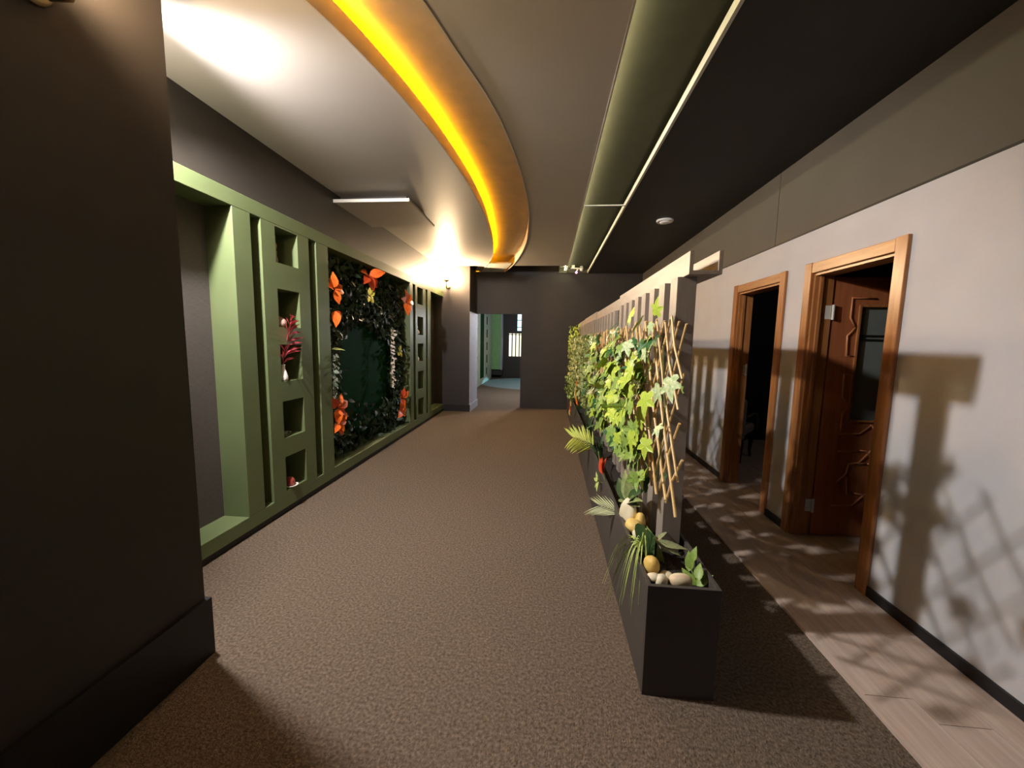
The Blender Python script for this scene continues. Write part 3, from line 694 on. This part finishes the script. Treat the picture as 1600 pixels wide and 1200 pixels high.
# ------------------------------------------------------------------ ivy on the near lattice
IV, IF_ = ivy_leaf()
ivm = {c: mesh_of('ivy_leaf', IV, IF_, c, smooth=False) for c in ('ivy_lime', 'ivy_mid', 'ivy_dark', 'leaf_cream')}
def vine(pts, n, label, seed, size, mix, xo=(.44, .54), spread=.09):
    r = random.Random(seed); pts = [Vector((.535, y, z)) for y, z in pts]
    t = thing('ivy_vine', label, 'ivy', pts[0], 'ivy vines on the near lattice')
    MB().tube(pts, .003, 5).build('stem', 'stem_green', t)
    for i in range(n):
        u = (i+r.random())/n*(len(pts)-1); k_ = min(int(u), len(pts)-2); p = pts[k_].lerp(pts[k_+1], u-k_)
        p = p + Vector((r.uniform(*xo)-.535, r.gauss(0, spread), r.gauss(0, spread*.8)))
        p.y = max(p.y, 1.70)
        d = Vector((r.uniform(-.5,.05), r.uniform(-.9,.9), r.uniform(-1.1,.1)))
        nn = Vector((-1, r.uniform(-.6,.35), r.uniform(-.2,.9)))
        put('ivy_leaf', ivm[mix[r.randrange(len(mix))]], t, p, d, nn, size*r.uniform(.8, 1.35))
    return t
LM = ['ivy_lime', 'ivy_lime', 'ivy_mid']; MM = ['ivy_mid', 'ivy_lime', 'ivy_mid', 'ivy_dark']
vine([(2.12,1.55),(2.2,1.45),(2.5,1.40),(2.9,1.48)], 24, 'topmost ivy vine near the upper rail, with dark and lime leaves', 41, .085, ['ivy_lime','ivy_dark','ivy_mid','leaf_cream'])
vine([(2.10,1.30),(2.4,1.27),(2.8,1.29),(3.3,1.31)], 46, 'bright lime ivy vine across the upper middle of the lattice', 42, .105, LM)
vine([(2.05,1.06),(2.4,1.04),(2.8,1.07),(3.2,1.05)], 46, 'bright lime ivy vine across the middle of the lattice', 43, .105, LM)
vine([(2.0,.86),(2.3,.90),(2.7,.86),(3.2,.88)], 36, 'green ivy vine along the bottom of the near lattice', 44, .09, MM)
vine([(2.8,1.52),(3.2,1.47),(3.7,1.46),(4.4,1.44)], 40, 'duller ivy vine high on the middle of the screen', 45, .10, MM)
vine([(3.1,1.20),(3.6,1.18),(4.2,1.20),(4.9,1.18)], 52, 'duller ivy vine half way up the middle of the screen', 46, .10, MM, spread=.12)
vine([(2.9,.86),(3.5,.92),(4.1,.88),(4.9,.92)], 50, 'duller ivy vine low on the middle of the screen', 47, .10, MM, spread=.12)
vv = thing('variegated_vine', 'sparse vine with white striped leaves at the near edge of the lattice', 'ivy', (.53, 1.8, 1.2))
MB().tube([(.53,1.86,1.5),(.525,1.80,1.3),(.52,1.74,1.22),(.53,1.80,1.05),(.53,1.84,.85)], .003, 5).build('stem', 'stem_green', vv)
for (px, py, d, s_, c) in ((1047,590,(-.1,-.5,-1),.105,'leaf_cream'),(1030,605,(-.2,.5,-1),.09,'leaf_cream'),(1038,745,(-.2,-.7,.3),.075,'ivy_dark'),(1028,665,(-.2,-.6,-.4),.07,'leaf_cream'),(1010,548,(-.2,.7,-.6),.085,'leaf_cream'),(1025,492,(-.1,-.3,.9),.085,'ivy_lime'),(1018,505,(-.2,.3,-.9),.06,'leaf_cream'),(1022,530,(-.2,-.8,-.3),.08,'ivy_dark'),(1015,576,(-.3,-1,.1),.09,'ivy_mid'),(1065,612,(-.2,-.7,.6),.035,'ivy_mid'),(1002,540,(-.1,.4,-.9),.085,'ivy_dark'),(992,530,(-.1,.4,-.9),.08,'ivy_dark')):
    put('vine_leaf', ivm[c], vv, onx(px, py, .51), d, (-1, -.5, .3), s_)

# small-leaved climber on the far half
sc = thing('small_leaved_climber', 'mass of small pale green leaves covering the far half of the screen', 'climbing plant', (.5, 6.6, .8))
R2 = random.Random(77)
leaf_cloud(1900, lambda r: (r.uniform(.40,.55), r.uniform(4.7,8.2), r.uniform(.72,1.60)), .058, 'leaf_small', sc, nrm=(-1,-.3,.3), rnd=R2)
leaf_cloud(900, lambda r: (r.uniform(.45,.58), r.uniform(4.4,8.2), r.uniform(.66,1.62)), .06, 'ivy_mid', sc, nrm=(-1,-.3,.3), rnd=R2)
leaf_cloud(170, lambda r: (r.uniform(.40,.60), r.uniform(7.7,8.25), r.uniform(1.35,1.84)), .07, 'ivy_lime', sc, nrm=(-1,-.6,.3), rnd=R2)
leaf_cloud(260, lambda r: (r.uniform(.36,.52), r.uniform(6.3,8.3), r.uniform(.50,.85)), .07, 'ivy_mid', sc, nrm=(-1,-.3,.3), rnd=R2)
for i in range(7):
    y = 4.9+i*.5
    MB().tube([(.55,y,.45),(.52,y+.1,.9),(.53,y-.05,1.3),(.53,y+.05,1.6)], .004, 5).build('stem', 'stem_green', sc)

# ------------------------------------------------------------------ plants and stones in the planter
ZS = .44
def at_planter(px, py, X): return onx(px, py, X)
def blades(name, label, base, tips, m, wd=.009, lift=.10, cat='plant'):
    t = thing(name, label, cat, base); base = Vector(base)
    for tp in tips:
        tp = Vector(tp); midp = base.lerp(tp, .45) + Vector((0, 0, lift)); side = (tp-base).cross(Vector((0,0,1)))
        side = (side.normalized() if side.length > 1e-4 else Vector((1,0,0)))*wd
        mb = MB(); N = 7; pv = []
        for i in range(N+1):
            u_ = i/N; p = base*(1-u_)**2 + midp*2*u_*(1-u_)*1.0 + tp*u_*u_
            w_ = side*(1-u_*.93); pv.append((p-w_, p+Vector((0,0,-.003)), p+w_))
        for i in range(N):
            a, b = pv[i], pv[i+1]; mb.quad(a[0], a[1], b[1], b[0]); mb.quad(a[1], a[2], b[2], b[1])
        mb.build('blade', m, t, smooth=True)
    return t
gb_ = Vector((.480, 1.84, .50))
tips = [onx(x, y, X) for x, y, X in ((944,912,.38),(948,935,.37),(952,948,.36),(962,930,.37),(966,950,.37),(974,935,.39),(985,960,.40),(997,945,.43),(958,895,.38),(1010,915,.47),(950,890,.38),(980,905,.42),(990,925,.42),(968,905,.40),(1004,880,.50),(1012,868,.50))]
_rg = random.Random(3); tips += [t_ + Vector((_rg.uniform(-.02,.02), _rg.uniform(-.06,.06), _rg.uniform(-.03,.05))) for t_ in tips[:12]]
blades('grass_clump', 'arching lime grass clump spilling over the near planter edge', gb_, tips, 'grass_lime', .0060, .25)
rp_ = thing('rubber_plant', 'two large smooth dark green leaves above the yellow stone', 'plant', (.50, 1.98, .45))
rub = mesh_of('broad_leaf', *oval_leaf(.72, .12, .25, 7), 'leaf_deep')
for (bx, by, tx, ty, Xb, Xt) in ((1024, 838, 984, 866, .53, .46), (1027, 850, 994, 870, .54, .48)):
    a_, b_ = onx(bx, by, Xb), onx(tx, ty, Xt)
    put('broad_leaf', rub, rp_, a_, b_-a_, (-.35, -.75, .6), (b_-a_).length*1.05)
MB().tube([(.53, 2.02, .43), onx(1024, 840, .53)], .006, 6).build('stem', 'stem_green', rp_)
sg_ = thing('leafy_sprig', 'green sprig with long pointed leaves beside the screen post', 'plant', onx(1024, 845, .56))
lance = mesh_of('lance_leaf', *oval_leaf(.24, .2, .15, 6), 'palm_pale'); lance2 = mesh_of('lance_leaf', *oval_leaf(.24, .2, .15, 6), 'grass_lime')
sgb = onx(1024, 845, .56)
for d, s_, me in (((.15,-.45,-.7),.17,lance2),((.05,-.25,-.8),.15,lance2),((.7,-.2,-.05),.15,lance),((.6,-.25,-.25),.13,lance),((-.35,.1,.5),.08,lance2),((-.05,-.3,-.7),.13,lance2),((.4,.3,.2),.1,lance)):
    put('lance_leaf', me, sg_, sgb, d, (-.6, -.6, .5), s_)
MB().tube([sgb+Vector((0,.03,-.14)), sgb], .004, 6).build('stem', 'stem_green', sg_)
# stones
def stone(name, m, px, py, X, r, label, seed, zb=None, amp=.08):
    z = ZS + r[2]*.75 if zb is None else zb; p = onz(px, py, z)
    return tag(blob(name, m, None, (p.x, p.y, z), r, seed, amp), label, 'stone')
stone('pebble', 'stone_veined', 1063, 908, .615, (.050, .032, .034), 'large cream pebble with rusty streaks at the planter corner', 1, .477, .04)
stone('pebble', 'stone_cream', 1033, 908, .535, (.030, .028, .030), 'pointed white pebble by the near planter rim', 2, .475, .10)
stone('pebble', 'stone_cream', 1021, 902, .515, (.028, .024, .020), 'flat white pebble under the yellow stone', 3, .485)
stone('pebble', 'stone_cream', 1041, 899, .560, (.028, .026, .019), 'beige pebble between the white pebbles and the post', 4, .470)
stone('yellow_stone', 'stone_yellow', 1018, 884, .515, (.036, .035, .046), 'upright yellow stone at the near end of the planter', 5, .500)
stone('pebble', 'stone_cream', 996, 834, .505, (.030, .036, .026), 'white pebble behind the broad dark leaves', 6, .485)
stone('yellow_stone', 'stone_yellow', 990, 822, .510, (.042, .060, .040), 'long yellow stone below the cream rock', 7, .500)
stone('yellow_stone', 'stone_yellow', 1000, 815, .540, (.028, .045, .050), 'narrow yellow stone leaning beside the cream rock', 8, .510)
stone('cream_rock', 'stone_cream', 982, 802, .515, (.045, .060, .085), 'tall cream rock standing in the planter', 9, .520, .14)
# green leaves on the right-hand side of the planter
rl = thing('ground_ivy', 'fresh green leaves in the planter corner behind the post', 'plant', (.69, 1.72, .445))
me_g = mesh_of('leaf', *oval_leaf(.55, .25, .25, 6), 'ivy_mid')
for (px, py, d, s_) in ((1088,915,(.4,-.1,.5),.085),(1087,916,(-.45,.25,.5),.085),(1092,908,(.1,.4,.5),.08),(1080,890,(-.2,.2,.9),.08),(1076,893,(.2,.3,.8),.08),(1082,878,(.1,.1,.9),.07)):
    q_ = onx(px, py, .68); put('leaf', me_g, rl, q_, d, (-.6, -.5, .6), s_)
MB().tube([(.69,1.70,.44),(.685,1.75,.47)], .004, 6).build('stem', 'stem_green', rl)
# spiky palm
def palm(name, label, base, tip, m, n=9, ln=.10, up=.05, seed=1, fan=.9):
    t = thing(name, label, 'plant', base); b, tp = Vector(base), Vector(tip); r = random.Random(seed)
    mid_ = (b+tp)/2 + Vector((0,0,up)); P = [b*(1-u_)**2+mid_*2*u_*(1-u_)+tp*u_*u_ for u_ in [i/8 for i in range(9)]]
    MB().tube(P, [.005-.0004*i for i in range(9)], 6).build('rib', m, t)
    me = mesh_of('leaflet', *oval_leaf(.13 if fan > .6 else .065, .2, .12, 5), m)
    for i in range(n):
        u_ = .2+.8*i/(n-1); j = min(int(u_*8), 7); p = P[j].lerp(P[j+1], u_*8-j); td = (P[j+1]-P[j]).normalized()
        for s_ in (-1, 1):
            sd_ = td.cross(Vector((-.5,-.5,.7))).normalized()*s_
            put('leaflet', me, t, p, td*(1.55-.9*fan)+sd_*fan+Vector((0,0,-.12)), (-.5,-.5,.7), ln*(1-.45*abs(u_-.5))*r.uniform(.9,1.1))
    return t
palm('spiky_palm', 'pale spiky palm frond reaching over the planter edge beside the cream rock', onx(980, 808, .51), onx(938, 790, .36), 'palm_pale', 8, .16, .02, 3, .55)
palm('palm_frond', 'bright lime palm frond reaching over the carpet halfway along the planter', onx(934, 705, .52), onx(897, 684, .28), 'palm_lime', 12, .20, .05, 4)
bl = thing('broadleaf_plant', 'plant with long glossy grey green leaves above the cream rock', 'plant', onx(982, 790, .52))
bme = mesh_of('leaf', *oval_leaf(.26, .25, .15, 6), 'leaf_olive'); bme2 = mesh_of('leaf', *oval_leaf(.32, .25, .2, 6), 'leaf_deep'); bb_ = onx(980, 785, .50)
for i, (px, py) in enumerate(((1003,743),(1006,762),(1000,773),(965,748),(975,740),(950,760),(945,772),(955,785),(985,738),(967,790),(990,785))):
    tp = onx(px, py, .47 if i % 2 else .50); d = tp-bb_
    put('leaf', bme if i % 3 else bme2, bl, bb_, d, (-.5,-.5,.7), min(max(d.length*1.25, .13), .26))
MB().tube([onx(984, 800, .53), bb_], .006, 6).build('stem', 'stem_green', bl)
rf = thing('red_flower', 'small red bloom on a thin stalk over the planter side', 'flower', onx(941, 736, .43))
rme = mesh_of('petal', *oval_leaf(.4, .3, .1, 4), 'red_petal')
for d in ((-.1,.35,1),(-.2,.1,1),(-.2,.5,.8),(.1,.2,1)): put('petal', rme, rf, onx(942, 742, .43), d, (-1,-.3,.2), .13)
MB().tube([onx(935, 705, .45), onx(937, 722, .44), onx(942, 742, .43), onx(952, 765, .47)], .004, 6).build('stem', 'stem_green', rf)
yf = thing('lime_flower', 'small lime blossom below the red bloom', 'flower', onx(936, 752, .42))
lme = mesh_of('petal', *oval_leaf(.35, .3, .1, 4), 'grass_lime')
for d in ((-.3,.6,0),(-.2,.4,.5),(-.2,-.4,.5),(-.3,.3,-.6),(-.2,-.3,-.5),(-.3,-.6,.1)): put('petal', lme, yf, onx(936, 752, .42), d, (-1,-.3,.4), .085)
MB().tube([onx(936, 752, .42), onx(950, 758, .47)], .004, 6).build('stem', 'stem_green', yf)
# strappy dark leaves along the planter between the ferns
for i, (Y, lb) in enumerate(((3.5, 'dark strappy leaves behind the red bloom'), (4.4, 'dark strappy leaves next to the lime palm frond'), (5.9, 'dark strappy leaves under the orange bloom'))):
    b = Vector((.50, Y, .44)); r = random.Random(60+i)
    blades('strap_leaf_plant', lb, b, [b+Vector((r.uniform(-.22,.06), r.uniform(-.25,.25), r.uniform(.08,.30))) for _ in range(12)], 'leaf_deep', .016, .12)
of = thing('orange_spike', 'orange yellow flower spike at the far end of the planter', 'flower', onx(903, 632, .42))
ome = mesh_of('petal', *oval_leaf(.4, .3, .15, 4), 'stone_yellow'); ome2 = mesh_of('petal', *oval_leaf(.4, .3, .15, 4), 'orange_petal')
for i, (px, py) in enumerate(((903,605),(902,612),(900,622),(903,634),(901,629),(893,636),(892,644),(891,650))):
    put('petal', ome if i % 3 else ome2, of, onx(px, py, .42), (-.2, -.3+.15*(i % 4), .8), (-1,-.4,.2), .13)
MB().tube([onx(903, 600, .43), onx(902, 630, .43), onx(897, 655, .44)], .005, 6).build('stem', 'stem_green', of)

# ------------------------------------------------------------------ far room seen through the opening
struct(MB().box(-2.7, -2.45, 8.88, 16.4, 0, 2.9).build('wall_far_room_left', 'lilac_wall'), 'left wall of the far room')
struct(MB().box(-2.45, 2.2, 16.2, 16.4, 0, 2.9).build('wall_far_room_end', 'dark_paint'), 'dark end wall of the far room')
struct(MB().box(2.1, 2.2, 8.88, 16.2, 0, 2.9).build('wall_far_room_right', 'dark_paint'), 'right wall of the far room')
struct(MB().box(-2.7, 2.2, 8.88, 16.4, 2.9, 3.0).build('ceiling_far_room', 'dark_ceiling'), 'ceiling of the far room')
fs = thing('far_shelving', 'pale green niche shelving in the room beyond the opening', 'shelving', (-2.35, 13.4, 0))
FX = -2.29
MB().box(-2.45, FX, 11.9, 15.6, .0, .20).build('bottom_rail', 'pale_green', fs)
MB().box(-2.45, FX, 11.9, 15.6, 2.5, 2.62).build('top_beam', 'pale_green', fs)
def far_col(y0, y1, n0, n1):
    m = MB().box(-2.45, FX, y0, n0, .2, 2.5).box(-2.45, FX, n1, y1, .2, 2.5); lo = .2
    for a, b_ in ((.25,.52),(.70,1.0),(1.17,1.47),(1.64,1.94),(2.12,2.42)): m.box(-2.45, FX, n0, n1, lo, a); lo = b_
    m.box(-2.45, FX, n0, n1, lo, 2.5)
    c = m.build('niche_column', 'pale_green', fs)
    MB().box(-2.45, FX-.03, n0, n1, .25, 2.42).build('niche_back', 'black_room', c)  # near-black fill close behind the front, niche shade put into the colour
far_col(11.9, 13.0, 12.15, 12.55); far_col(13.95, 15.2, 14.3, 14.75)
MB().box(-2.45, FX-.03, 13.0, 13.95, .2, 2.5).build('back_panel', 'panel_green', fs)  # dark sheet close behind the front, slot shade put into the colour
MB().box(-2.45, FX, 15.2, 15.6, .2, 2.5).build('post', 'pale_green', fs)
ga = thing('green_wall_panel', 'light green upright wall panel with a pale edge in the far room', 'panel', (-2.05, 15.8, 0.4))
MB().box(-2.40, -1.93, 15.75, 16.1, .36, 2.68).build('panel_body', 'green_far' if 'green_far' in MATS else 'pale_green', ga)
MB().box(-1.93, -1.88, 15.73, 16.12, .34, 2.70).build('panel_edge', 'lilac_wall', ga)
MB().box(-2.40, -1.88, 15.90, 16.2, .12, .34).build('bracket', 'dark_paint', ga)
p0, p1 = ony(794, 521, 16.18), ony(818, 557, 16.18)
w2 = thing('window_2', 'bright cream window with dark upright bars in the far room', 'window', (p0.x, 16.18, p1.z)); w2['kind'] = 'structure'
MB().box(p0.x, p0.x+.62, 16.185, 16.198, p1.z, p0.z).build('pane', 'lit_pane', w2)
for i in range(5):
    x = p0.x + .0 + i*.15; MB().box(x, x+.045, 16.165, 16.185, p1.z, p0.z).build('bar', 'chair_wood', w2)
MB().box(p0.x, p0.x+.63, 16.165, 16.185, p0.z-.06, p0.z-.03).build('bar', 'chair_wood', w2)
q0, q1 = ony(809, 492, 16.18), ony(818, 517, 16.18)
w3 = thing('window_3', 'narrow bright blue window high on the far end wall', 'window', (q0.x, 16.18, q1.z)); w3['kind'] = 'structure'
MB().box(q0.x, q0.x+.26, 16.185, 16.198, q1.z, q0.z+.1).build('pane', 'lit_pane_blue', w3)
for z in (q1.z+.13, q1.z+.42): MB().box(q0.x-.03, q0.x+.29, 16.165, 16.185, z, z+.03).build('bar', 'chair_wood', w3)
MB().box(q0.x-.03, q0.x, 16.165, 16.198, q1.z-.02, q0.z+.1).build('frame', 'chair_wood', w3)
